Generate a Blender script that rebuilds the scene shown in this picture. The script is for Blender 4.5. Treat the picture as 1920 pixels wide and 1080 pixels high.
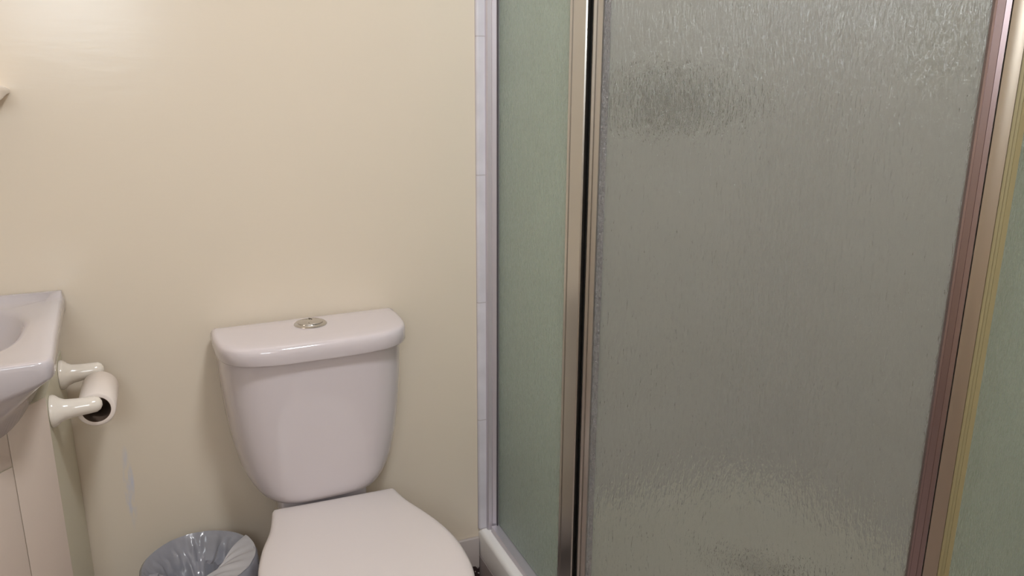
import bpy, bmesh, math, random
from mathutils import Vector, Matrix, Euler
from mathutils import noise as mnoise
random.seed(7)
sc = bpy.context.scene
for o in list(bpy.data.objects):
    bpy.data.objects.remove(o)
COL = sc.collection

# ------------------------------------------------------------------ camera
F = 1500.0                                   # focal length in pixels of a 1920 wide frame
cam_d = bpy.data.cameras.new('camera')
cam_d.sensor_fit = 'HORIZONTAL'
cam_d.sensor_width = 36.0
cam_d.lens = F / 1920.0 * 36.0
cam_d.clip_start = 0.02
cam = bpy.data.objects.new('camera', cam_d)
COL.objects.link(cam)
rx = Vector((0.92015106, -0.39152869, 0.00522689))     # image right
dn = Vector((-0.09768414, -0.24245815, -0.9652315))    # image down
fw = Vector((0.37918313, 0.8876482, -0.26134427))      # view direction
M3 = Matrix((rx, -dn, -fw)).transposed()
cam.matrix_world = Matrix.Translation((0, -1.7024, 1.30)) @ M3.to_4x4()
sc.camera = cam

# ------------------------------------------------------------------ world, exposure
w = bpy.data.worlds.new('world')
sc.world = w
w.use_nodes = True
w.node_tree.nodes['Background'].inputs[0].default_value = (0.9, 0.92, 1.0, 1)
w.node_tree.nodes['Background'].inputs[1].default_value = 0.05
sc.view_settings.view_transform = 'Standard'
sc.view_settings.look = 'None'
sc.view_settings.gamma = 1
sc.view_settings.use_curve_mapping = False
sc.view_settings.exposure = 0.0
sc.cycles.use_denoising = True
sc.cycles.max_bounces = 14
sc.cycles.transmission_bounces = 10
sc.cycles.diffuse_bounces = 6
sc.cycles.glossy_bounces = 6
LAMP_POS = (0.42, -1.12, 2.30)
LAMP_STRENGTH = 82.0
LAMP_COLOR = (0.96, 0.97, 1.0)
MIRROR_LAMP_STRENGTH = 19.0
WINDOW_STRENGTH = 12.5

# ------------------------------------------------------------------ materials
def lin(c):
    return tuple((v / 12.92 if v <= 0.04045 else ((v + 0.055) / 1.055) ** 2.4) for v in c)

def mat(name, rgb, rough=0.5, metal=0.0, spec=0.5, coat=0.0, srgb=True):
    m = bpy.data.materials.new(name)
    m.use_nodes = True
    b = m.node_tree.nodes['Principled BSDF']
    c = lin(rgb) if srgb else rgb
    b.inputs['Base Color'].default_value = (*c, 1)
    b.inputs['Roughness'].default_value = rough
    b.inputs['Metallic'].default_value = metal
    b.inputs['Specular IOR Level'].default_value = spec
    b.inputs['Coat Weight'].default_value = coat
    return m

def nodes(m):
    nt = m.node_tree
    return nt, nt.nodes, nt.links, nt.nodes['Principled BSDF']

def add_bump(m, scale, strength, distance=0.001, stretch=(1, 1, 1), detail=3, kind='noise'):
    nt, N, L, b = nodes(m)
    tc = N.new('ShaderNodeTexCoord'); mp = N.new('ShaderNodeMapping')
    mp.inputs['Scale'].default_value = stretch
    t = N.new('ShaderNodeTexNoise' if kind == 'noise' else 'ShaderNodeTexVoronoi')
    t.inputs['Scale'].default_value = scale
    if kind == 'noise':
        t.inputs['Detail'].default_value = detail
    bp = N.new('ShaderNodeBump')
    bp.inputs['Strength'].default_value = strength
    bp.inputs['Distance'].default_value = distance
    L.new(tc.outputs['Object'], mp.inputs['Vector'])
    L.new(mp.outputs[0], t.inputs['Vector'])
    L.new(t.outputs[0], bp.inputs['Height'])
    L.new(bp.outputs[0], b.inputs['Normal'])
    return mp, t, bp

def add_mottle(m, c1, c2, scale, detail=3, stretch=(1, 1, 1), lo=0.35, hi=0.65):
    nt, N, L, b = nodes(m)
    tc = N.new('ShaderNodeTexCoord'); mp = N.new('ShaderNodeMapping')
    mp.inputs['Scale'].default_value = stretch
    t = N.new('ShaderNodeTexNoise'); t.inputs['Scale'].default_value = scale
    t.inputs['Detail'].default_value = detail
    r = N.new('ShaderNodeValToRGB')
    r.color_ramp.elements[0].position = lo; r.color_ramp.elements[1].position = hi
    r.color_ramp.elements[0].color = (*lin(c1), 1); r.color_ramp.elements[1].color = (*lin(c2), 1)
    L.new(tc.outputs['Object'], mp.inputs['Vector']); L.new(mp.outputs[0], t.inputs['Vector'])
    L.new(t.outputs[0], r.inputs[0]); L.new(r.outputs[0], b.inputs['Base Color'])
    return r

WALL = mat('cream_paint', (0.865, 0.82, 0.753), rough=0.42, spec=0.4)
add_bump(WALL, 60, 0.10, 0.002, (0.25, 0.25, 1.0), detail=4)

def wall_scuff():
    # pale grey rub mark on the back wall paint
    nt, N, L, b = nodes(BACKWALL)
    tc = N.new('ShaderNodeTexCoord')
    sep = N.new('ShaderNodeSeparateXYZ'); L.new(tc.outputs['Object'], sep.inputs[0])
    def math_(op, a, b_, c=None):
        n = N.new('ShaderNodeMath'); n.operation = op
        for i, v in enumerate((a, b_, c)):
            if v is None: continue
            if isinstance(v, (int, float)): n.inputs[i].default_value = v
            else: L.new(v, n.inputs[i])
        return n.outputs[0]
    nz = N.new('ShaderNodeTexNoise'); nz.inputs['Scale'].default_value = 28; nz.inputs['Detail'].default_value = 4
    mp = N.new('ShaderNodeMapping'); mp.inputs['Scale'].default_value = (3, 3, 0.7)
    L.new(tc.outputs['Object'], mp.inputs[0]); L.new(mp.outputs[0], nz.inputs['Vector'])
    dx = math_('DIVIDE', math_('SUBTRACT', sep.outputs[0], -0.143), 0.011)
    dz = math_('DIVIDE', math_('SUBTRACT', sep.outputs[2], 0.45), 0.095)
    r2 = math_('ADD', math_('MULTIPLY', dx, dx), math_('MULTIPLY', dz, dz))
    fall = math_('SUBTRACT', 1.15, r2)
    k = N.new('ShaderNodeMath'); k.operation = 'MULTIPLY'; k.use_clamp = True
    fc = N.new('ShaderNodeMath'); fc.operation = 'MAXIMUM'; L.new(fall, fc.inputs[0]); fc.inputs[1].default_value = 0.0
    L.new(fc.outputs[0], k.inputs[0]); L.new(math_('MULTIPLY', math_('SUBTRACT', nz.outputs[0], 0.40), 5.0), k.inputs[1])
    mix = N.new('ShaderNodeMix'); mix.data_type = 'RGBA'
    mix.inputs['A'].default_value = (*lin((0.865, 0.82, 0.753)), 1)
    mix.inputs['B'].default_value = (*lin((0.78, 0.79, 0.84)), 1)
    f2 = math_('MULTIPLY', k.outputs[0], 0.85)
    L.new(f2, mix.inputs['Factor']); L.new(mix.outputs['Result'], b.inputs['Base Color'])

BACKWALL = mat('cream_paint_back', (0.865, 0.82, 0.753), rough=0.23, spec=0.5)
add_bump(BACKWALL, 60, 0.16, 0.002, (0.2, 0.25, 1.0), detail=4)
wall_scuff()
CEIL = mat('ceiling_white', (0.90, 0.88, 0.84), rough=0.8)
FLOORM = mat('floor_vinyl', (0.55, 0.50, 0.47), rough=0.5)
add_mottle(FLOORM, (0.40, 0.33, 0.32), (0.66, 0.62, 0.60), 45)
PORC = mat('toilet_porcelain', (0.815, 0.785, 0.80), rough=0.10, spec=0.5, coat=0.3)
PLAST = mat('seat_plastic', (0.82, 0.79, 0.785), rough=0.32, spec=0.45)
BASINM = mat('basin_porcelain', (0.77, 0.745, 0.76), rough=0.10, coat=0.3)
CAB = mat('cabinet_cream_laminate', (0.785, 0.725, 0.68), rough=0.45)
CABSIDE = mat('cabinet_side_laminate', (0.78, 0.76, 0.68), rough=0.4)
CERAM = mat('holder_ceramic', (0.90, 0.87, 0.83), rough=0.14, coat=0.3)
PAPER = mat('toilet_paper', (0.90, 0.86, 0.83), rough=0.95, spec=0.1)
add_bump(PAPER, 150, 0.3, 0.0006)
CARD = mat('roll_cardboard', (0.36, 0.29, 0.24), rough=0.9)
CHROME = mat('chrome', (0.80, 0.79, 0.78), rough=0.12, metal=1)
CHROMEB = mat('chrome_brushed', (0.78, 0.765, 0.745), rough=0.28, metal=1)
ANOD = mat('aluminium_satin', (0.70, 0.68, 0.70), rough=0.33, metal=1)
ANODW = mat('aluminium_pale', (0.82, 0.80, 0.83), rough=0.38, metal=0.6)
ROSEM = mat('chrome_rosy_reflection', (0.67, 0.595, 0.60), rough=0.25, metal=1)  # pinkish room reflection put into the chrome tint
GOLDM = mat('aluminium_champagne', (0.72, 0.67, 0.61), rough=0.3, metal=0.9)
BEAD = mat('dark_grey_bead', (0.30, 0.28, 0.30), rough=0.5)
OLIVE = mat('olive_reflection', (0.60, 0.56, 0.42), rough=0.35)  # reflection of the green glass, painted as an olive tone
BLACK = mat('black_rubber', (0.03, 0.03, 0.03), rough=0.7, spec=0.2)
DARKM = mat('dark_chrome', (0.07, 0.07, 0.08), rough=0.25, metal=0.8)
TRAY = mat('tray_acrylic', (0.93, 0.92, 0.91), rough=0.22)
RISER = mat('riser_tile', (0.66, 0.62, 0.61), rough=0.4)
SKIRTM = mat('skirting_tile', (0.72, 0.69, 0.68), rough=0.35)
BIN = mat('bin_plastic', (0.70, 0.70, 0.72), rough=0.4)
BAG = mat('bag_plastic', (0.60, 0.60, 0.63), rough=0.18)
_, _, _, _b = nodes(BAG)
_b.inputs['Transmission Weight'].default_value = 0.15
add_bump(BAG, 28, 0.45, 0.006, detail=2)
SHELFM = mat('shelf_porcelain', (0.90, 0.86, 0.82), rough=0.2)
GROUTL = (0.78, 0.76, 0.77)

def tile_material(name, c, grout, tw, th, ox, oz, axis='X'):
    m = mat(name, c, rough=0.2)
    nt, N, L, b = nodes(m)
    tc = N.new('ShaderNodeTexCoord'); sep = N.new('ShaderNodeSeparateXYZ')
    L.new(tc.outputs['Object'], sep.inputs[0])
    def edge(out, off, size, wd):
        a = N.new('ShaderNodeMath'); a.operation = 'SUBTRACT'; L.new(out, a.inputs[0]); a.inputs[1].default_value = off - 50 * size
        d = N.new('ShaderNodeMath'); d.operation = 'MODULO'; L.new(a.outputs[0], d.inputs[0]); d.inputs[1].default_value = size
        l = N.new('ShaderNodeMath'); l.operation = 'LESS_THAN'; L.new(d.outputs[0], l.inputs[0]); l.inputs[1].default_value = wd
        return l.outputs[0]
    e1 = edge(sep.outputs[0 if axis == 'X' else 1], ox, tw, 0.0025)
    e2 = edge(sep.outputs[2], oz, th, 0.0025)
    mx = N.new('ShaderNodeMath'); mx.operation = 'MAXIMUM'; L.new(e1, mx.inputs[0]); L.new(e2, mx.inputs[1])
    nz = N.new('ShaderNodeTexNoise'); nz.inputs['Scale'].default_value = 14; nz.inputs['Detail'].default_value = 5
    L.new(tc.outputs['Object'], nz.inputs['Vector'])
    rp = N.new('ShaderNodeValToRGB'); rp.color_ramp.elements[0].position = 0.35; rp.color_ramp.elements[1].position = 0.62
    rp.color_ramp.elements[0].color = (*lin(tuple(v * 0.95 for v in c)), 1); rp.color_ramp.elements[1].color = (*lin(c), 1)
    L.new(nz.outputs[0], rp.inputs[0])
    mix = N.new('ShaderNodeMix'); mix.data_type = 'RGBA'
    L.new(mx.outputs[0], mix.inputs['Factor']); L.new(rp.outputs[0], mix.inputs['A'])
    mix.inputs['B'].default_value = (*lin(grout), 1)
    L.new(mix.outputs['Result'], b.inputs['Base Color'])
    bp = N.new('ShaderNodeBump'); bp.inputs['Distance'].default_value = 0.001; bp.inputs['Strength'].default_value = 0.6; bp.invert = True
    L.new(mx.outputs[0], bp.inputs['Height']); L.new(bp.outputs[0], b.inputs['Normal'])
    return m

TILEX = tile_material('shower_tile_back', (0.83, 0.82, 0.85), (0.72, 0.70, 0.72), 0.20, 0.30, 0.636 - 0.0025, 0.172)
TILEY = tile_material('shower_tile_right', (0.83, 0.82, 0.85), (0.72, 0.70, 0.72), 0.20, 0.30, 0.0, 0.172, axis='Y')

def glass_material(name, tint, rough, stretch, strength, trans=0.86, dist=0.003):
    m = mat(name, tint, rough=rough, srgb=True)
    nt, N, L, b = nodes(m)
    b.inputs['Transmission Weight'].default_value = trans
    b.inputs['IOR'].default_value = 1.45
    tc = N.new('ShaderNodeTexCoord'); mp = N.new('ShaderNodeMapping'); mp.inputs['Scale'].default_value = stretch
    L.new(tc.outputs['Object'], mp.inputs[0])
    n1 = N.new('ShaderNodeTexNoise'); n1.inputs['Scale'].default_value = 1.0; n1.inputs['Detail'].default_value = 2.5
    n1.inputs['Distortion'].default_value = 0.6
    L.new(mp.outputs[0], n1.inputs['Vector'])
    bp = N.new('ShaderNodeBump'); bp.inputs['Strength'].default_value = strength; bp.inputs['Distance'].default_value = dist
    L.new(n1.outputs[0], bp.inputs['Height']); L.new(bp.outputs[0], b.inputs['Normal'])
    return m

GLASS_SIDE = glass_material('textured_glass_side', (0.895, 0.96, 0.91), 0.24, (260, 260, 75), 0.8, 0.76)
GLASS_DOOR = glass_material('textured_glass_door', (0.93, 0.935, 0.90), 0.07, (230, 230, 50), 0.75, 0.88)  # same glass as the sides; room reflection put into its greyer tint
SEALM = glass_material('clear_wavy_seal', (0.93, 0.93, 0.94), 0.06, (330, 330, 110), 1.0, 0.85, 0.012)

# ------------------------------------------------------------------ geometry helpers
def finish(name, bm, m, parent=None, sharp=35, smooth=True):
    bmesh.ops.remove_doubles(bm, verts=bm.verts, dist=1e-6)
    bmesh.ops.recalc_face_normals(bm, faces=bm.faces)
    lim = math.radians(sharp)
    for e in bm.edges:
        if len(e.link_faces) == 2:
            e.smooth = e.calc_face_angle(0) < lim
        else:
            e.smooth = False
    for f in bm.faces:
        f.smooth = smooth
    me = bpy.data.meshes.new(name)
    bm.to_mesh(me); bm.free()
    me.materials.append(m)
    o = bpy.data.objects.new(name, me)
    COL.objects.link(o)
    if parent is not None:
        o.parent = parent
    return o

def thing(name, label, cat, loc=(0, 0, 0), rz=0, group=None):
    o = bpy.data.objects.new(name, None)
    COL.objects.link(o)
    o.empty_display_size = 0.05
    o.location = loc; o.rotation_euler = (0, 0, rz)
    o['label'] = label; o['category'] = cat
    if group: o['group'] = group
    return o

def tag(o, label, cat, group=None):
    o['label'] = label; o['category'] = cat
    if group: o['group'] = group
    return o

def struct(o):
    o['kind'] = 'structure'
    return o

def box(bm, lo, hi, bevel=0.0, seg=2):
    r = bmesh.ops.create_cube(bm, size=1)
    vs = r['verts']
    for v in vs:
        v.co = Vector(((lo[i] + hi[i]) / 2 + v.co[i] * (hi[i] - lo[i]) for i in range(3)))
    if bevel > 0:
        es = list({e for v in vs for e in v.link_edges})
        bmesh.ops.bevel(bm, geom=es, offset=bevel, segments=seg, affect='EDGES', profile=0.5)
    return bm

def loft(bm, rings, cap0=True, cap1=True, close=True):
    V = [[bm.verts.new(p) for p in r] for r in rings]
    n = len(V[0])
    for a, b in zip(V, V[1:]):
        for i in range(n if close else n - 1):
            j = (i + 1) % n
            try: bm.faces.new((a[i], a[j], b[j], b[i]))
            except ValueError: pass
    if cap0: bm.faces.new(list(reversed(V[0])))
    if cap1: bm.faces.new(V[-1])
    return V

def extrude_profile(bm, pts, z0, z1, origin=(0, 0), ang=0.0):
    ca, sa = math.cos(ang), math.sin(ang)
    P = [(origin[0] + x * ca - y * sa, origin[1] + x * sa + y * ca) for x, y in pts]
    loft(bm, [[(x, y, z0) for x, y in P], [(x, y, z1) for x, y in P]])

def lathe(bm, prof, n=48, mtx=None, cap0=True, cap1=True):
    rings = []
    for r, z in prof:
        ring = [Vector((r * math.cos(2 * math.pi * i / n), r * math.sin(2 * math.pi * i / n), z)) for i in range(n)]
        if mtx is not None: ring = [mtx @ v for v in ring]
        rings.append(ring)
    return loft(bm, rings, cap0, cap1)

def tube(bm, pts, rads, n=24):
    pts = [Vector(p) for p in pts]
    rings = []
    up = Vector((0, 0, 1))
    for i, p in enumerate(pts):
        t = (pts[min(i + 1, len(pts) - 1)] - pts[max(i - 1, 0)]).normalized()
        s = t.cross(up)
        if s.length < 1e-3: s = t.cross(Vector((0, 1, 0)))
        s.normalize(); u = s.cross(t)
        rings.append([p + s * rads[i] * math.cos(2 * math.pi * k / n) + u * rads[i] * math.sin(2 * math.pi * k / n) for k in range(n)])
    loft(bm, rings)

def catmull(pts, per=8, closed=True):
    out = []
    n = len(pts)
    rng = range(n if closed else n - 1)
    for i in rng:
        if closed: p0, p1, p2, p3 = (Vector(pts[(i + k) % n]) for k in (-1, 0, 1, 2))
        else: p0, p1, p2, p3 = (Vector(pts[min(max(i + k, 0), n - 1)]) for k in (-1, 0, 1, 2))
        for s in range(per):
            t = s / per
            out.append(0.5 * ((2 * p1) + (p2 - p0) * t + (2 * p0 - 5 * p1 + 4 * p2 - p3) * t * t + (3 * p1 - p0 - 3 * p2 + p3) * t ** 3))
    if not closed: out.append(Vector(pts[-1]))
    return out

def dshape(w, d, n=4.0, r=0.012, N=40):
    """D outline: straight back on y=0, bulging front to y=-d."""
    pts = []
    for i in range(N + 1):
        a = math.pi * i / N
        c, s = math.cos(a), math.sin(a)
        x = w * math.copysign(abs(c) ** (2 / n), c)
        y = -d * abs(s) ** (2 / n)
        pts.append((x, y))
    # round the two back corners
    pts[0] = (w, -r); pts[-1] = (-w, -r)
    pts += [(-w + r * 0.3, -r * 0.3), (-w + r, 0), (w - r, 0), (w - r * 0.3, -r * 0.3)]
    return pts

# ------------------------------------------------------------------ the room
def slab(name, lo, hi, m):
    bm = bmesh.new(); box(bm, lo, hi)
    return struct(finish(name, bm, m, smooth=False))

RX0, RX1, RY0, RY1, RZ = -1.05, 1.55, -2.45, 0.0, 2.38
slab('wall_back', (RX0 - .1, 0, -.05), (RX1 + .1, .10, RZ + .05), BACKWALL)
slab('wall_front', (RX0 - .1, RY0 - .1, -.05), (RX1 + .1, RY0, RZ + .05), WALL)
slab('wall_left', (RX0 - .1, RY0, -.05), (RX0, 0, RZ + .05), WALL)
slab('wall_right', (RX1, RY0, -.05), (RX1 + .1, 0, RZ + .05), WALL)
slab('floor', (RX0, RY0, -.05), (RX1, 0, 0), FLOORM)
slab('ceiling', (RX0, RY0, RZ), (RX1, 0, RZ + .05), CEIL)

# shower tiling, standing proud of the two walls with a rounded leading edge
def tile_sheet(name, pts, m):
    bm = bmesh.new()
    loft(bm, [[(x, y, 0.172) for x, y in pts], [(x, y, 2.2) for x, y in pts]])
    return struct(finish(name, bm, m))
arc = [(0.636 + 0.006 - 0.006 * math.cos(t), -0.003 - 0.006 * math.sin(t)) for t in [math.pi / 2 * i / 5 for i in range(6)]]
tile_sheet('trim_1', [(0.636, 0.0)] + arc + [(1.549, -0.009), (1.549, 0.0)], TILEX)
tile_sheet('trim_2', [(1.5499, -0.0095), (1.541, -0.0095), (1.541, -0.905), (1.5499, -0.909)], TILEY)

# skirting tile on the back wall, with chipped and dirty end
nt, N, L, b = nodes(SKIRTM)
tc = N.new('ShaderNodeTexCoord'); sp = N.new('ShaderNodeSeparateXYZ'); L.new(tc.outputs['Object'], sp.inputs[0])
nz = N.new('ShaderNodeTexNoise'); nz.inputs['Scale'].default_value = 110; nz.inputs['Detail'].default_value = 3
L.new(tc.outputs['Object'], nz.inputs['Vector'])
mr = N.new('ShaderNodeMapRange'); mr.inputs['From Min'].default_value = 0.085; mr.inputs['From Max'].default_value = 0.06
mr.inputs['To Min'].default_value = 0.0; mr.inputs['To Max'].default_value = 0.52
L.new(sp.outputs[2], mr.inputs['Value'])
ad = N.new('ShaderNodeMath'); ad.operation = 'LESS_THAN'
sb = N.new('ShaderNodeMath'); sb.operation = 'SUBTRACT'; L.new(nz.outputs[0], sb.inputs[0]); sb.inputs[1].default_value = 0.1
L.new(sb.outputs[0], ad.inputs[0]); L.new(mr.outputs[0], ad.inputs[1])
mx = N.new('ShaderNodeMix'); mx.data_type = 'RGBA'
mx.inputs['A'].default_value = (*lin((0.72, 0.69, 0.68)), 1); mx.inputs['B'].default_value = (*lin((0.20, 0.15, 0.15)), 1)
L.new(ad.outputs[0], mx.inputs['Factor']); L.new(mx.outputs['Result'], b.inputs['Base Color'])
bm = bmesh.new(); box(bm, (-0.222, -0.011, 0.0), (0.6365, 0.0, 0.150), 0.003)
sk = struct(finish('baseboard_back', bm, SKIRTM))

# ------------------------------------------------------------------ lamps
lamp = thing('ceiling_lamp', 'round white ceiling lamp lighting the bathroom', 'lamp', LAMP_POS)
EM = bpy.data.materials.new('lamp_glow'); EM.use_nodes = True
EM.node_tree.nodes.clear()
_e = EM.node_tree.nodes.new('ShaderNodeEmission'); _o = EM.node_tree.nodes.new('ShaderNodeOutputMaterial')
_e.inputs[0].default_value = (*LAMP_COLOR, 1); _e.inputs[1].default_value = LAMP_STRENGTH
EM.node_tree.links.new(_e.outputs[0], _o.inputs[0])
bm = bmesh.new()
lathe(bm, [(0.15 * math.cos(a), -0.05 * math.sin(a)) for a in [math.pi / 2 * i / 8 for i in range(8)]] + [(0.002, -0.05)], 32)
finish('lamp_shade', bm, EM, lamp)
bm = bmesh.new(); lathe(bm, [(0.155, 0.0), (0.16, 0.01), (0.16, 0.079), (0.15, 0.079)], 32)
finish('lamp_base', bm, CEIL, lamp)

ml = thing('mirror_lamp', 'white strip lamp above the wash basin', 'lamp', (-0.50, -0.0, 1.80))
EM2 = EM.copy(); EM2.name = 'strip_glow'
EM2.node_tree.nodes['Emission'].inputs[0].default_value = (1.0, 0.83, 0.68, 1)
EM2.node_tree.nodes['Emission'].inputs[1].default_value = MIRROR_LAMP_STRENGTH
bm = bmesh.new(); box(bm, (-0.25, -0.035, -0.03), (0.25, -0.001, 0.03), 0.004)
finish('lamp_base', bm, CEIL, ml)
bm = bmesh.new(); tube(bm, [(-0.24, -0.055, 0), (0.24, -0.055, 0)], [0.02, 0.02], 16)
finish('lamp_tube', bm, EM2, ml)

# window in the wall behind the camera, frosted panes lit by daylight
win = struct(bpy.data.objects.new('window_1', None)); COL.objects.link(win); win.location = (-0.34, RY0, 1.68)
EM3 = EM.copy(); EM3.name = 'daylit_frosted_pane'
EM3.node_tree.nodes['Emission'].inputs[0].default_value = (0.86, 0.94, 1.0, 1)
EM3.node_tree.nodes['Emission'].inputs[1].default_value = WINDOW_STRENGTH
bm = bmesh.new(); box(bm, (-0.25, 0.004, -0.27), (0.25, 0.012, 0.27)); finish('pane', bm, EM3, win, smooth=False)
bm = bmesh.new()
for lo, hi in (((-0.30, 0.001, 0.27), (0.30, 0.04, 0.32)), ((-0.30, 0.001, -0.32), (0.30, 0.04, -0.27)), ((-0.30, 0.001, -0.27), (-0.25, 0.04, 0.27)), ((0.25, 0.001, -0.27), (0.30, 0.04, 0.27)), ((-0.015, 0.013, -0.27), (0.015, 0.035, 0.27))):
    box(bm, lo, hi, 0.003)
finish('window_frame', bm, CEIL, win)

# ------------------------------------------------------------------ toilet
toilet = thing('toilet', 'white close-coupled toilet with its lid down against the cream wall', 'toilet', (0.237, -0.010, 0), math.radians(2.0))
# cistern tank
bm = bmesh.new()
lev = [(0.4248, 0.110, 0.138), (0.4272, 0.116, 0.145), (0.431, 0.1245, 0.151), (0.440, 0.1345, 0.1545), (0.455, 0.1445, 0.1565), (0.475, 0.154, 0.158), (0.50, 0.1630, 0.160), (0.55, 0.1730, 0.163),
       (0.60, 0.1795, 0.166), (0.66, 0.184, 0.169), (0.71, 0.1865, 0.171), (0.7525, 0.188, 0.173)]
rings = []
for z, wd, d in lev:
    rings.append([(x, y, z) for x, y in dshape(wd, d, 3.6)])
loft(bm, rings)
finish('cistern', bm, PORC, toilet, 50)
# cistern lid
bm = bmesh.new()
rings = []
for z, ins in [(0.7510, 0.005), (0.7515, 0.0015), (0.754, 0.0), (0.772, -0.0005), (0.779, 0.0005), (0.783, 0.0025), (0.7858, 0.006), (0.7870, 0.011), (0.7880, 0.022), (0.7885, 0.05)]:
    wd, d = 0.1945 - ins, 0.188 - ins
    ring = []
    for x, y in dshape(wd, d, 4.1):
        ring.append((x, min(y, -max(0, ins) * 0.8), z))
    rings.append(ring)
loft(bm, rings)
finish('cistern_lid', bm, PORC, toilet, 50)
# dual flush button
bt = Matrix.Translation((0.0, -0.062, 0.7875))
bm = bmesh.new()
lathe(bm, [(0.0335, 0.0), (0.0338, 0.002), (0.031, 0.0045), (0.027, 0.0055), (0.0255, 0.0045)], 40, bt)
ring = finish('flush_button', bm, CHROME, toilet)
for side in (1, -1):
    bm = bmesh.new()
    pts = []
    n = 20
    off = 0.0006
    for i in range(n + 1):
        a = -math.pi / 2 + math.pi * i / n
        pts.append((side * (0.0245 * math.cos(a) + off), 0.0245 * math.sin(a)))
    curve = [(side * off + (0.006 * math.sin(math.pi * (1 - 2 * k / 10)) ), 0.0245 * (1 - 2 * k / 10)) for k in range(1, 10)]
    P = pts + curve
    loft(bm, [[(x, y - 0.062, 0.7905) for x, y in P], [(x, y - 0.062, 0.7945 if side > 0 else 0.7935) for x, y in P], [(x * 0.93, y * 0.93 - 0.062, 0.7953 if side > 0 else 0.7943) for x, y in P]])
    finish('button_half', bm, CHROME, ring)

# seat outline
half = [(0.0, -0.158), (0.075, -0.158), (0.113, -0.158), (0.1235, -0.163), (0.129, -0.185), (0.140, -0.225), (0.164, -0.285), (0.182, -0.36), (0.186, -0.43), (0.176, -0.51),
        (0.145, -0.585), (0.085, -0.632), (0.0, -0.648)]
full = half + [(-x, y) for x, y in reversed(half[1:-1])]
outl = [(p.x + 0.006 + (0.008 if p.x > 0 else 0) * max(0, 1 + (p.y + 0.158) / 0.12), p.y - 0.0075 * p.x / 0.125 * max(0, 1 + (p.y + 0.158) / 0.08) + 0.006 * max(0, 1 + (p.y + 0.158) / 0.1)) for p in catmull([(x, y, 0) for x, y in full], 6)]
def scaled(P, ins, cy=-0.40):
    out = []
    for x, y in P:
        v = Vector((x, y - cy)); l = v.length
        v *= max(0.0, (l - ins) / l)
        out.append((v.x, v.y + cy))
    return out
bm = bmesh.new()
R_ = [(0.4115, 0.006), (0.4120, 0.001), (0.415, 0.0), (0.423, 0.0005), (0.4275, 0.004), (0.430, 0.009), (0.4315, 0.018), (0.433, 0.05), (0.434, 0.10)]
loft(bm, [[(x, y, z) for x, y in scaled(outl, i)] for z, i in R_])
finish('seat_lid', bm, PLAST, toilet, 50)
# seat ring
bm = bmesh.new()
o1 = scaled(outl, 0.003); o2 = scaled(outl, 0.065)
loft(bm, [[(x, y, 0.392) for x, y in o2], [(x, y, 0.392) for x, y in o1], [(x, y, 0.395) for x, y in scaled(outl, 0.0)], [(x, y, 0.407) for x, y in scaled(outl, 0.001)],
          [(x, y, 0.411) for x, y in scaled(outl, 0.006)], [(x, y, 0.411) for x, y in o2], [(x, y, 0.392) for x, y in o2]], False, False)
finish('seat', bm, PLAST, toilet, 50)
for sx in (-1, 1):
    bm = bmesh.new()
    tube(bm, [(sx * 0.055, -0.150, 0.405), (sx * 0.098, -0.150, 0.405)], [0.009, 0.009], 16)
    box(bm, (sx * 0.076 - 0.012, -0.160, 0.388), (sx * 0.076 + 0.012, -0.143, 0.403), 0.002)
    finish('hinge', bm, PLAST, toilet)
# bowl and pedestal with the deck under the cistern
bm = bmesh.new()
def bowl_ring(z, hw, y0, y1, back_hw):
    ycen = y0 + (y1 - y0) * 0.52
    pts = []
    n = 48
    for i in range(n):
        a = 2 * math.pi * i / n
        c, s = math.cos(a), math.sin(a)
        if s <= 0:   # front half: round
            x = hw * c; y = ycen + (ycen - y1) * s
        else:        # rear half: towards a squarish back
            k = 2 / 3.5
            ww = hw + (back_hw - hw) * (s ** 1.5)
            x = ww * math.copysign(abs(c) ** k, c); y = ycen + (y0 - ycen) * abs(s) ** k
        pts.append((x, y, z))
    return pts
def ped(z, hx, y0, y1):
    yc, hy = (y0 + y1) / 2, (y0 - y1) / 2
    out = []
    for x, y in outl:
        t = math.atan2((y + 0.40) / 0.245, x / 0.18)
        out.append((hx * math.cos(t), yc + hy * math.sin(t), z))
    return out
loft(bm, [ped(0.001, 0.122, -0.08, -0.47), ped(0.02, 0.118, -0.08, -0.465), ped(0.08, 0.10, -0.09, -0.44), ped(0.16, 0.094, -0.10, -0.43), ped(0.22, 0.108, -0.12, -0.47),
          ped(0.28, 0.135, -0.15, -0.54), [(x, y, 0.33) for x, y in scaled(outl, 0.025)], [(x, y, 0.365) for x, y in scaled(outl, 0.012)],
          [(x, y, 0.383) for x, y in scaled(outl, 0.009)], [(x, y, 0.389) for x, y in scaled(outl, 0.012)], [(x, y, 0.3905) for x, y in scaled(outl, 0.02)]])
box(bm, (-0.092, -0.105, 0.30), (0.092, -0.012, 0.4246), 0.006)
box(bm, (-0.085, -0.30, 0.001), (0.085, -0.03, 0.31), 0.02)
finish('bowl', bm, PORC, toilet, 50)

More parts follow.
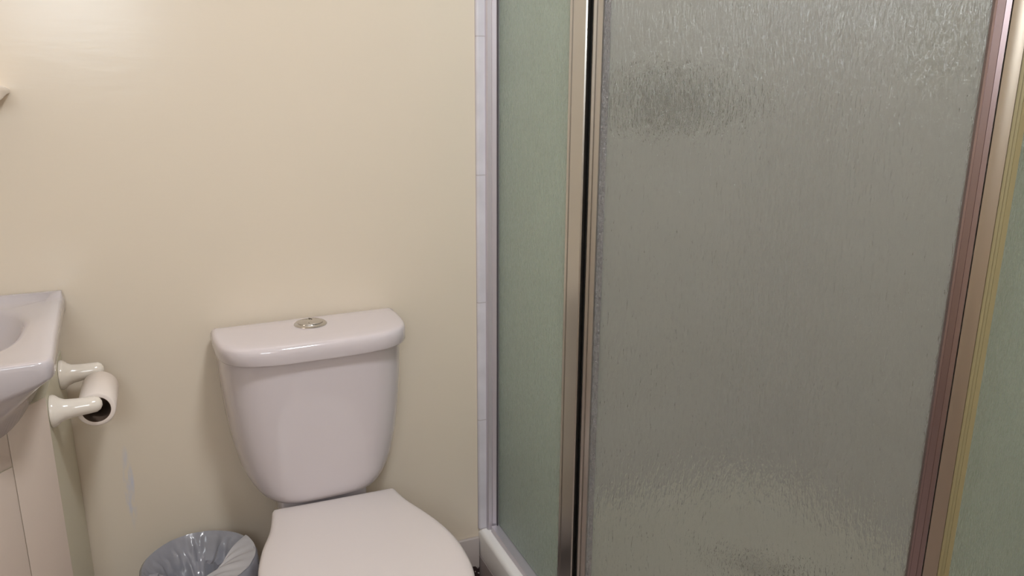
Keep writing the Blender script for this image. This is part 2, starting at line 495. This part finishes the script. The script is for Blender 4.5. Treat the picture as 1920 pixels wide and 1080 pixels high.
# ------------------------------------------------------------------ waste bin with liner
binx, biny = -0.022, -0.150
wb = thing('waste_bin', 'small round waste bin lined with a crumpled grey plastic bag beside the toilet', 'bin', (binx, biny, 0))
bm = bmesh.new()
lathe(bm, [(0.080, 0.0), (0.084, 0.003), (0.104, 0.325), (0.108, 0.332), (0.106, 0.337), (0.101, 0.333), (0.081, 0.008)], 48)
finish('bucket', bm, BIN, wb)
def ridge(t, seed):
    v = 0
    for k, amp in ((3, .5), (5, .35), (8, .15)):
        v += amp * abs(math.sin(k * t * 0.5 + seed * k * 1.7))
    return v
bm = bmesh.new()
NA = 160
prof = [(0.112, 0.235, .5), (0.114, 0.27, .5), (0.115, 0.30, .4), (0.114, 0.325, .3), (0.112, 0.338, .15), (0.107, 0.343, .12), (0.102, 0.338, .25),
        (0.096, 0.325, .6), (0.088, 0.308, 1.0), (0.077, 0.290, 1.4), (0.064, 0.272, 1.6), (0.050, 0.250, 1.4), (0.036, 0.22, 1.0), (0.020, 0.19, .6), (0.004, 0.18, .1)]
rings = []
for j, (r, z, amp) in enumerate(prof):
    ring = []
    for i in range(NA):
        t = 2 * math.pi * i / NA
        q = ridge(t + 0.035 * j, 0.7) - 0.75
        cr = 1 - min(1.0, abs(mnoise.noise(Vector((r * math.cos(t) * 19 + 3, r * math.sin(t) * 19, z * 16)))) * 4.0)
        cr2 = 1 - min(1.0, abs(mnoise.noise(Vector((r * math.cos(t) * 38, r * math.sin(t) * 38 + 5, z * 30)))) * 5.0)
        q2 = ridge(t * 1.0 + 0.08 * j, 2.1) - 0.75
        rr = r + q * 0.003 * amp - (0.007 * cr + 0.004 * cr2) * min(amp, 1.2)
        zz = z + q2 * 0.006 * amp + (0.020 * cr + 0.009 * cr2) * max(0, amp - .3)
        ring.append((rr * math.cos(t), rr * math.sin(t), zz))
    rings.append(ring)
loft(bm, rings, False, True)
ln = finish('bin_liner', bm, BAG, wb, 60)
ln['label'] = 'crumpled translucent grey plastic bag'
# gathered flap of the bag folded over the opening
bm = bmesh.new()
NU, NV = 22, 34
grid = []
a0 = Vector((0.102, 0.035, 0.347)); 
for u in range(NU + 1):
    row = []
    fu = u / NU
    for v in range(NV + 1):
        fv = v / NV
        ang = math.radians(30 - 92 * fv)          # along the rim, right side to the front
        rim = Vector((0.109 * math.cos(ang), 0.109 * math.sin(ang), 0.344))
        inner = Vector((0.035 - 0.075 * fv, -0.015 - 0.055 * fv, 0.315))
        p = rim.lerp(inner, fu ** 0.9)
        pleat = math.sin(fv * 34 + fu * 3) * 0.0022 + math.sin(fv * 13 + 1) * 0.003
        p.z += pleat * (0.3 + fu) + 0.010 * math.sin(math.pi * fu)
        row.append(bm.verts.new(p))
    grid.append(row)
for u in range(NU):
    for v in range(NV):
        bm.faces.new((grid[u][v], grid[u + 1][v], grid[u + 1][v + 1], grid[u][v + 1]))
BAG2 = BAG.copy(); BAG2.name = 'bag_plastic_double'
nodes(BAG2)[3].inputs['Base Color'].default_value = (*lin((0.74, 0.73, 0.74)), 1)
fl = finish('liner_flap', bm, BAG2, ln, 60)
sm = fl.modifiers.new('thick', 'SOLIDIFY'); sm.thickness = 0.0008

# ------------------------------------------------------------------ vanity cabinet and basin
van = thing('vanity_cabinet', 'cream vanity cabinet with angled front below the wash basin', 'cabinet', (-0.50, 0, 0))
def vp(x): return x + 0.50
plan = [(0.27, -0.003), (0.27, -0.25), (0.165, -0.384), (-0.165, -0.384), (-0.27, -0.25), (-0.27, -0.003)]
bm = bmesh.new()
inn = [(x * 0.94, -0.02 + (y + 0.003) * 0.90, 0) for x, y in plan]
loft(bm, [[(x, y, 0.002) for x, y in plan], [(x, y, 0.770) for x, y in plan], [(x, y, 0.7699) for x, y, _ in inn]])
es = [e for e in bm.edges if abs(e.verts[0].co.z - e.verts[1].co.z) > .1]
bmesh.ops.bevel(bm, geom=es, offset=0.002, segments=2, affect='EDGES')
finish('cabinet_body', bm, CABSIDE, van, 30)
# facing panels on the angled and flat fronts
def facing(name, ax, ay, bx, by, s0, s1, z0, z1, m=CAB, th=0.0022, bev=0.0008):
    A = Vector((ax, ay)); B = Vector((bx, by)); d = (B - A); Ltot = d.length; d.normalize()
    n = Vector((-d.y, d.x))
    if n.y > 0: n = -n
    bm = bmesh.new()
    box(bm, (s0, -th, z0), (s1, 0.0, z1), bev, 2)
    ang = math.atan2(d.y, d.x)
    # local +x along d, local -y outward
    flip = 1 if Vector((math.sin(ang), -math.cos(ang))).dot(n) > 0 else -1
    for v in bm.verts:
        x, y = v.co.x, v.co.y
        q = A + d * x + n * (-y)
        v.co.x, v.co.y = q.x, q.y
    return finish(name, bm, m, van, 30)
A, Bp = (0.27, -0.25), (0.165, -0.384)
facing('corner_panel', *A, *Bp, 0.001, 0.0812, 0.004, 0.769)
facing('drawer_front', *A, *Bp, 0.0825, 0.1695, 0.684, 0.769)
facing('door_panel', *A, *Bp, 0.0825, 0.1695, 0.06, 0.682)
for x0, x1 in ((-0.1635, -0.001), (0.001, 0.1635)):
    d = facing('door', -0.165, -0.384, 0.165, -0.384, x0 + 0.165, x1 + 0.165, 0.06, 0.682)
    bm = bmesh.new(); hx = -0.02 if x0 < -0.1 else 0.02
    lathe(bm, [(0.006, 0.0), (0.006, 0.012), (0.012, 0.018), (0.012, 0.024), (0.006, 0.027)], 20, Matrix.Translation((hx, -0.388, 0.60)) @ Matrix.Rotation(math.pi / 2, 4, 'X'))
    finish('handle', bm, CHROME, d)
facing('drawer_front', -0.165, -0.384, 0.165, -0.384, 0.001, 0.329, 0.684, 0.769)
facing('corner_panel', -0.165, -0.384, -0.27, -0.25, 0.001, 0.1695, 0.004, 0.769)

# basin: outer outline (plan, about x=-0.5)
bas = thing('wash_basin', 'white porcelain wash basin on the cream vanity cabinet', 'basin', (-0.50, 0, 0))
ob = [(0.288, -0.003), (0.290, -0.06), (0.296, -0.16), (0.303, -0.28), (0.309, -0.37), (0.308, -0.395), (0.297, -0.408), (0.27, -0.411), (0.22, -0.416), (0.15, -0.435), (0.08, -0.452), (0, -0.458)]
obf = ob + [(-x, y) for x, y in reversed(ob[:-1])]
outb = [(p.x, p.y) for p in catmull([(x, y, 0) for x, y in obf], 6, closed=False)]
NB = len(outb)
# extra points along the wall edge
outb += [(-0.288 + 0.576 * (k + 1) / 8, -0.003) for k in range(7)]
def sb_(ins, P=outb, cx=0, cy=-0.21, back=0.0):
    out = []
    for x, y in P:
        v = Vector((x - cx, y - cy)); l = v.length
        v *= max(0.02, (l - ins) / l)
        out.append((v.x + cx, min(v.y + cy, -0.003 - back)))
    return out
def rim_of_bowl(a, b_, cy=-0.212, n=3.0):
    out = []
    for x, y in outb:
        th = math.atan2(y - cy, x)
        c, s = math.cos(th), math.sin(th)
        r = (abs(c / a) ** n + abs(s / b_) ** n) ** (-1 / n)
        out.append((r * c, cy + r * s))
    return out
bm = bmesh.new()
rings = []
ZT = 0.8815
def skz(x, y, zl, zr):   # the skirt is shallower at the two ends
    k = min(1, max(0, (abs(x) - 0.17) / 0.13))
    return zl + (zr - zl) * k
# underside from the centre outwards, then skirt, then deck, then bowl
rings.append([(x, y, 0.71) for x, y in rim_of_bowl(0.06, 0.05, cy=-0.24, n=2)])
rings.append([(x, y, 0.715) for x, y in rim_of_bowl(0.14, 0.10, cy=-0.24, n=2)])
rings.append([(x, y, 0.732) for x, y in rim_of_bowl(0.235, 0.170, cy=-0.235, n=2.3)])
rings.append([(x, y, skz(x, y, 0.768, 0.790)) for x, y in rim_of_bowl(0.262, 0.194, cy=-0.225, n=2.6)])
rings.append([(x, y, skz(x, y, 0.800, 0.842)) for x, y in sb_(0.020)])
rings.append([(x, y, skz(x, y, 0.804, 0.848)) for x, y in sb_(0.006)])
rings.append([(x, y, skz(x, y, 0.814, 0.854)) for x, y in sb_(0.0)])
rings.append([(x, y, ZT - 0.010) for x, y in sb_(-0.0012)])
rings.append([(x, y, ZT - 0.0035) for x, y in sb_(0.0)])
def deckz(y, z):
    # raised upstand along the wall
    k = min(1, max(0, (y + 0.035) / 0.012))
    return z + 0.010 * k
rings.append([(x, y, deckz(y, ZT - 0.001)) for x, y in sb_(0.0018)])
rings.append([(x, y, deckz(y, ZT)) for x, y in sb_(0.005)])
rings.append([(x, y, deckz(y, ZT)) for x, y in sb_(0.020)])
rings.append([(x, y, ZT - 0.001) for x, y in sb_(0.032)])
rings.append([(x, y, ZT - 0.002) for x, y in rim_of_bowl(0.256, 0.180)])
rings.append([(x, y, ZT - 0.004) for x, y in rim_of_bowl(0.249, 0.173)])
rings.append([(x, y, ZT - 0.010) for x, y in rim_of_bowl(0.243, 0.168)])
rings.append([(x, y, ZT - 0.030) for x, y in rim_of_bowl(0.236, 0.153)])
rings.append([(x, y, ZT - 0.075) for x, y in rim_of_bowl(0.205, 0.132, n=2.6)])
rings.append([(x, y, ZT - 0.115) for x, y in rim_of_bowl(0.145, 0.095, n=2.2)])
rings.append([(x, y, ZT - 0.135) for x, y in rim_of_bowl(0.07, 0.05, n=2)])
rings.append([(x, y, ZT - 0.139) for x, y in rim_of_bowl(0.022, 0.022, n=2)])
loft(bm, rings)
finish('basin_bowl', bm, BASINM, bas, 60)
bm = bmesh.new()
lathe(bm, [(0.022, 0), (0.022, 0.004), (0.012, 0.005), (0.011, 0.001)], 24, Matrix.Translation((0, -0.218, ZT - 0.140)))
finish('drain', bm, CHROME, bas)
bm = bmesh.new()
tube(bm, [(0, -0.05, ZT - .004), (0, -0.05, ZT + .07), (0, -0.062, ZT + .095), (0, -0.10, ZT + .10), (0, -0.145, ZT + .085)], [.022, .018, .016, .013, .011])
finish('tap', bm, CHROME, bas)

# wall shelf at the left edge
sh = thing('wall_shelf', 'pale porcelain shelf on the wall above the wash basin', 'shelf', (-0.50, 0, 1.262))
bm = bmesh.new()
pr = [(0.0, 0.004), (-0.03, 0.008), (-0.06, 0.010), (-0.105, 0.011), (-0.116, 0.009), (-0.120, 0.003), (-0.118, -0.008), (-0.110, -0.015), (-0.09, -0.0145), (-0.06, -0.010), (-0.03, -0.006), (0.0, -0.005)]
rings = []
for x, k in ((-0.251, .6), (-0.25, .85), (-0.246, 1), (0.246, 1), (0.250, .85), (0.251, .6)):
    rings.append([(x, y * (0.985 if k < 1 else 1), z * k) for y, z in pr])
loft(bm, rings)
finish('shelf_board', bm, SHELFM, sh, 50)

# ------------------------------------------------------------------ toilet roll holder and roll
HX = -0.2295
hold = thing('toilet_roll_holder', 'white ceramic two-post toilet roll holder fixed to the vanity side', 'toilet roll holder', (HX, -0.135, 0.728))
for yy, z0 in ((0.079, 0.010), (-0.078, 0.0)):
    bm = bmesh.new()
    pts = [(0.0, 0, 0), (0.004, 0, 0), (0.008, 0, 0), (0.014, 0, 0), (0.022, 0, 0), (0.04, 0, 0.001), (0.06, 0, 0.002), (0.070, 0, 0.0025), (0.076, 0, 0.0028), (0.0795, 0, 0.003)]
    rad = [0.028, 0.0285, 0.0265, 0.0215, 0.0180, 0.0158, 0.0148, 0.0140, 0.0105, 0.004]
    if yy > 0: pts = [(x * 0.94, a_, c_) for x, a_, c_ in pts]
    tube(bm, [(x, yy, z + z0) for x, y, z in pts], rad, 28)
    finish('post', bm, CERAM, hold, 50)
bm = bmesh.new()
tube(bm, [(0.066, 0.079, 0.007), (0.066, -0.078, 0.003)], [0.006, 0.006], 16)
finish('spindle', bm, CERAM, hold)
roll = thing('toilet_roll', 'nearly used white toilet roll hanging on the ceramic holder', 'toilet roll', (HX + 0.0665, -0.135, 0.712))
RO, RI, HL = 0.0318, 0.0240, 0.058
ry = Matrix.Rotation(math.pi / 2, 4, 'X')
bm = bmesh.new()
lathe(bm, [(RI, -HL), (RO - 0.002, -HL), (RO, -HL + 0.002), (RO, HL - 0.002), (RO - 0.002, HL), (RI, HL), (RI, -HL)], 64, ry, False, False)
finish('paper', bm, PAPER, roll, 50)
bm = bmesh.new()
lathe(bm, [(RI - 0.0008, -HL), (RI, -HL), (RI, HL), (RI - 0.0008, HL), (RI - 0.0008, -HL)], 64, ry, False, False)
finish('cardboard_core', bm, CARD, roll, 50)

# ------------------------------------------------------------------ shower tray
DP = Vector((0.69, -0.455)); DE = Vector((1.098, -0.863))
def offset_plan(o):
    # left side x = 0.675-o ; door line offset ; right side y = -0.878-o ; meets the walls
    k = o * math.tan(math.radians(22.5))
    return [(0.675 - o, -0.010), (0.675 - o, -0.452 - k), (1.113 - 0.0 + k * 0 - (-0.0) , -0.890 - o)]
def neo(o):
    """neo-angle plan outline, o outward from the glass line"""
    x0 = 0.683 - o; y1 = -0.870 - o
    # door line: x - 0.69 + (y+0.455) = 0 moved outward by o
    c = (0.69 - 0.455) - o * math.sqrt(2)      # x + y = c
    return [(x0, -0.0005), (x0, c - x0), (c - y1, y1), (1.5495, y1), (1.5495, -0.0005)]
tray = thing('shower_tray', 'white acrylic corner shower tray with raised rim', 'shower tray', (1.15, -0.40, 0))
def rel(P, z): return [(x - 1.15, y + 0.40, z) for x, y in P]
bm = bmesh.new()
def sub(P, n=10):
    out = []
    for i, p in enumerate(P):
        q = P[(i + 1) % len(P)]
        for k in range(n): out.append((p[0] + (q[0] - p[0]) * k / n, p[1] + (q[1] - p[1]) * k / n))
    return out
def neoi(o, back):
    P = neo(o)
    return sub([(P[0][0], -back), P[1], P[2], (1.5495 - back, P[3][1]), (1.5495 - back, -back)])
loft(bm, [rel(neoi(0.042, .0005), 0.0956), rel(neoi(0.0445, .0005), 0.097), rel(neoi(0.045, .0005), 0.102), rel(neoi(0.046, .0005), 0.160), rel(neoi(0.043, .0005), 0.168), rel(neoi(0.036, .0005), 0.1715),
          rel(neoi(-0.016, .012), 0.1718), rel(neoi(-0.024, .022), 0.170), rel(neoi(-0.032, .035), 0.160), rel(neoi(-0.045, .05), 0.138), rel(neoi(-0.065, .07), 0.130)], True, True)
finish('tray', bm, TRAY, tray, 50)
bm = bmesh.new()
loft(bm, [rel(neoi(0.0455, .0005), 0.001), rel(neoi(0.0455, .0005), 0.0955)])
pl = finish('plinth', bm, RISER, tray, 50); pl['label'] = 'dull grey-brown plinth'
bm = bmesh.new()
lathe(bm, [(0.046, 0.0), (0.046, 0.004), (0.040, 0.006), (0.022, 0.006), (0.018, 0.003), (0.012, 0.004), (0.004, 0.010)], 40, Matrix.Translation((1.237 - 1.15, -0.373 + 0.40, 0.1305)))
finish('drain_cover', bm, DARKM, tray)

# ------------------------------------------------------------------ shower enclosure
enc = thing('shower_enclosure', 'corner shower enclosure of textured glass in a chrome frame on the white tray', 'shower enclosure', (0.683, 0, 0.172))
OX, OZ = 0.683, 0.172
ZB, ZTOP = 0.172, 1.96
def part(name, pts, z0, z1, m, parent=None, origin=(0, 0), ang=0, sharp=30):
    bm = bmesh.new()
    extrude_profile(bm, pts, z0, z1, origin, ang)
    for v in bm.verts: v.co -= Vector((OX, 0, OZ))
    return finish(name, bm, m, parent or enc, sharp)
# pale wall channel: bright outer flange then dark bead line
part('wall_channel', [(0.656, -0.0095), (0.656, -0.017), (0.658, -0.020), (0.6665, -0.021), (0.667, -0.024), (0.676, -0.026), (0.676, -0.030), (0.690, -0.030), (0.690, -0.0095)], ZB + 0.0002, ZTOP, ANODW)
part('glazing_bead', [(0.6755, -0.0302), (0.6755, -0.034), (0.6785, -0.034), (0.6785, -0.0302)], ZB + 0.012, ZTOP - 0.02, BEAD)
part('wall_channel', [(1.5405, -0.858), (1.518, -0.860), (1.515, -0.866), (1.515, -0.882), (1.5405, -0.884)], ZB + 0.0002, ZTOP, ANODW)
# side glass
def pane(name, p, q, th, z0, z1, m, parent):
    p = Vector(p); q = Vector(q); d = (q - p); Lg = d.length; ang = math.atan2(d.y, d.x)
    bm = bmesh.new()
    box(bm, (0, -th / 2, z0 - (z0 + z1) / 2), (Lg, th / 2, z1 - (z0 + z1) / 2))
    o = finish(name, bm, m, parent, smooth=False)
    o.location = (p.x - OX, p.y, (z0 + z1) / 2 - OZ)
    o.rotation_euler = (0, 0, ang)
    return o
g = pane('side_glass', (0.683, -0.024), (0.683, -0.396), 0.005, ZB + 0.018, ZTOP - 0.01, GLASS_SIDE, enc)
g['label'] = 'greenish textured glass'
g = pane('return_glass', (1.14, -0.872), (1.530, -0.872), 0.005, ZB + 0.018, ZTOP - 0.01, GLASS_SIDE, enc)
g['label'] = 'greenish textured glass'
# bottom and top rails on three sides
def rail(name, P, z0, z1, m, o0=-0.010, o1=0.010):
    bm = bmesh.new()
    a, b_ = neo(o1), neo(o0)
    ring = lambda z, c: [(a[0][0], -0.0300, z), (a[1][0], a[1][1], z), (a[2][0], a[2][1], z), (1.515, a[3][1], z), (1.515, b_[3][1], z), (b_[2][0], b_[2][1], z), (b_[1][0], b_[1][1], z), (b_[0][0], -0.0300, z)]
    loft(bm, [ring(z0, 0), ring(z1, 0)])
    for v in bm.verts: v.co -= Vector((OX, 0, OZ))
    return finish(name, bm, m, enc, 30)
rail('bottom_rail', None, ZB + 0.0004, ZB + 0.016, ANODW, -0.008, 0.022)
rail('top_rail', None, ZTOP, ZTOP + 0.03, ANOD, -0.010, 0.014)
# left corner post (flat face seen from outside, grooved)
part('corner_post', [(0.674, -0.382), (0.671, -0.384), (0.671, -0.392), (0.675, -0.393), (0.675, -0.399), (0.6695, -0.400), (0.6695, -0.4455), (0.672, -0.447), (0.694, -0.440), (0.694, -0.382)],
     ZB + 0.0162, ZTOP, CHROMEB)
# right corner post, in door coordinates: x along the door, y outward is negative
AD = -math.pi / 4
part('corner_post', [(0.602, -0.010), (0.610, -0.0125), (0.6225, -0.0125), (0.6235, -0.006), (0.6235, 0.012), (0.602, 0.012)],
     ZB + 0.0162, ZTOP, GOLDM, None, (0.69, -0.455), AD)
refl = part('green_reflection_strip', [(0.6236, -0.0085), (0.6285, -0.0085), (0.6288, -0.0060), (0.6335, -0.0060), (0.6338, -0.0085), (0.641, -0.0060), (0.636, 0.010), (0.6236, 0.010)],  # olive strip added on the post, its colour standing for the green glass reflection
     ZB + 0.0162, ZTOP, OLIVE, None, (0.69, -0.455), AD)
# door leaf
bm = bmesh.new()
door_o = None
def dpart(name, pts, z0, z1, m, parent=None):
    return part(name, pts, z0, z1, m, parent, (0.69, -0.455), AD)
door = thing('shower_door', '', 'x'); del door['label']; del door['category']
door.parent = enc
dpart('door_stile', [(-0.0085, 0.010), (-0.0085, -0.008), (-0.006, -0.0115), (-0.0015, -0.0110), (-0.0005, -0.0065), (0.0042, -0.0065), (0.0048, -0.0115), (0.0095, -0.0115), (0.0105, -0.008), (0.0105, 0.010)],
      ZB + 0.020, ZTOP - 0.004, CHROMEB, door)
dpart('door_stile', [(0.5765, 0.010), (0.5765, -0.008), (0.579, -0.012), (0.582, -0.013), (0.583, -0.010), (0.592, -0.0115), (0.593, -0.0100), (0.600, -0.010), (0.601, 0.010)],
      ZB + 0.020, ZTOP - 0.004, ROSEM, door)
dpart('door_rail', [(0.011, 0.008), (0.011, -0.008), (0.576, -0.008), (0.576, 0.008)], ZB + 0.020, ZB + 0.045, CHROMEB, door)
dpart('door_rail', [(0.011, 0.008), (0.011, -0.008), (0.576, -0.008), (0.576, 0.008)], ZTOP - 0.030, ZTOP - 0.004, CHROMEB, door)
gp = Vector((0.69, -0.455)); dd = Vector((math.cos(AD), math.sin(AD)))
pane('door_glass', gp + dd * 0.0106, gp + dd * 0.5764, 0.005, ZB + 0.0455, ZTOP - 0.0305, GLASS_DOOR, door)
pane('edge_seal', gp + dd * 0.0108 + Vector((-0.0035, -0.0035)), gp + dd * 0.0215 + Vector((-0.0035, -0.0035)), 0.003, ZB + 0.046, ZTOP - 0.031, SEALM, door)
dpart('magnetic_seal', [(-0.0125, 0.004), (-0.0125, -0.0035), (-0.0087, -0.0035), (-0.0087, 0.004)], ZB + 0.018, ZTOP - 0.004, BLACK, door)

# ------------------------------------------------------------------ shower valve on the tiled wall
sv = thing('shower_valve', 'dark chrome shower valve on the tiled wall seen blurred through the door glass', 'shower valve', (1.112, -0.009, 1.235))
bm = bmesh.new()
MY = Matrix.Rotation(math.pi / 2, 4, 'X')
lathe(bm, [(0.080, 0.0), (0.080, 0.008), (0.072, 0.018), (0.058, 0.024), (0.056, 0.085), (0.048, 0.10), (0.022, 0.104)], 40, MY)
finish('valve_body', bm, DARKM, sv)
bm = bmesh.new()
tube(bm, [(0, -0.075, 0), (0.03, -0.085, -0.004), (0.07, -0.09, -0.012), (0.12, -0.09, -0.02)], [0.026, 0.016, 0.011, 0.009])
finish('lever', bm, DARKM, sv)
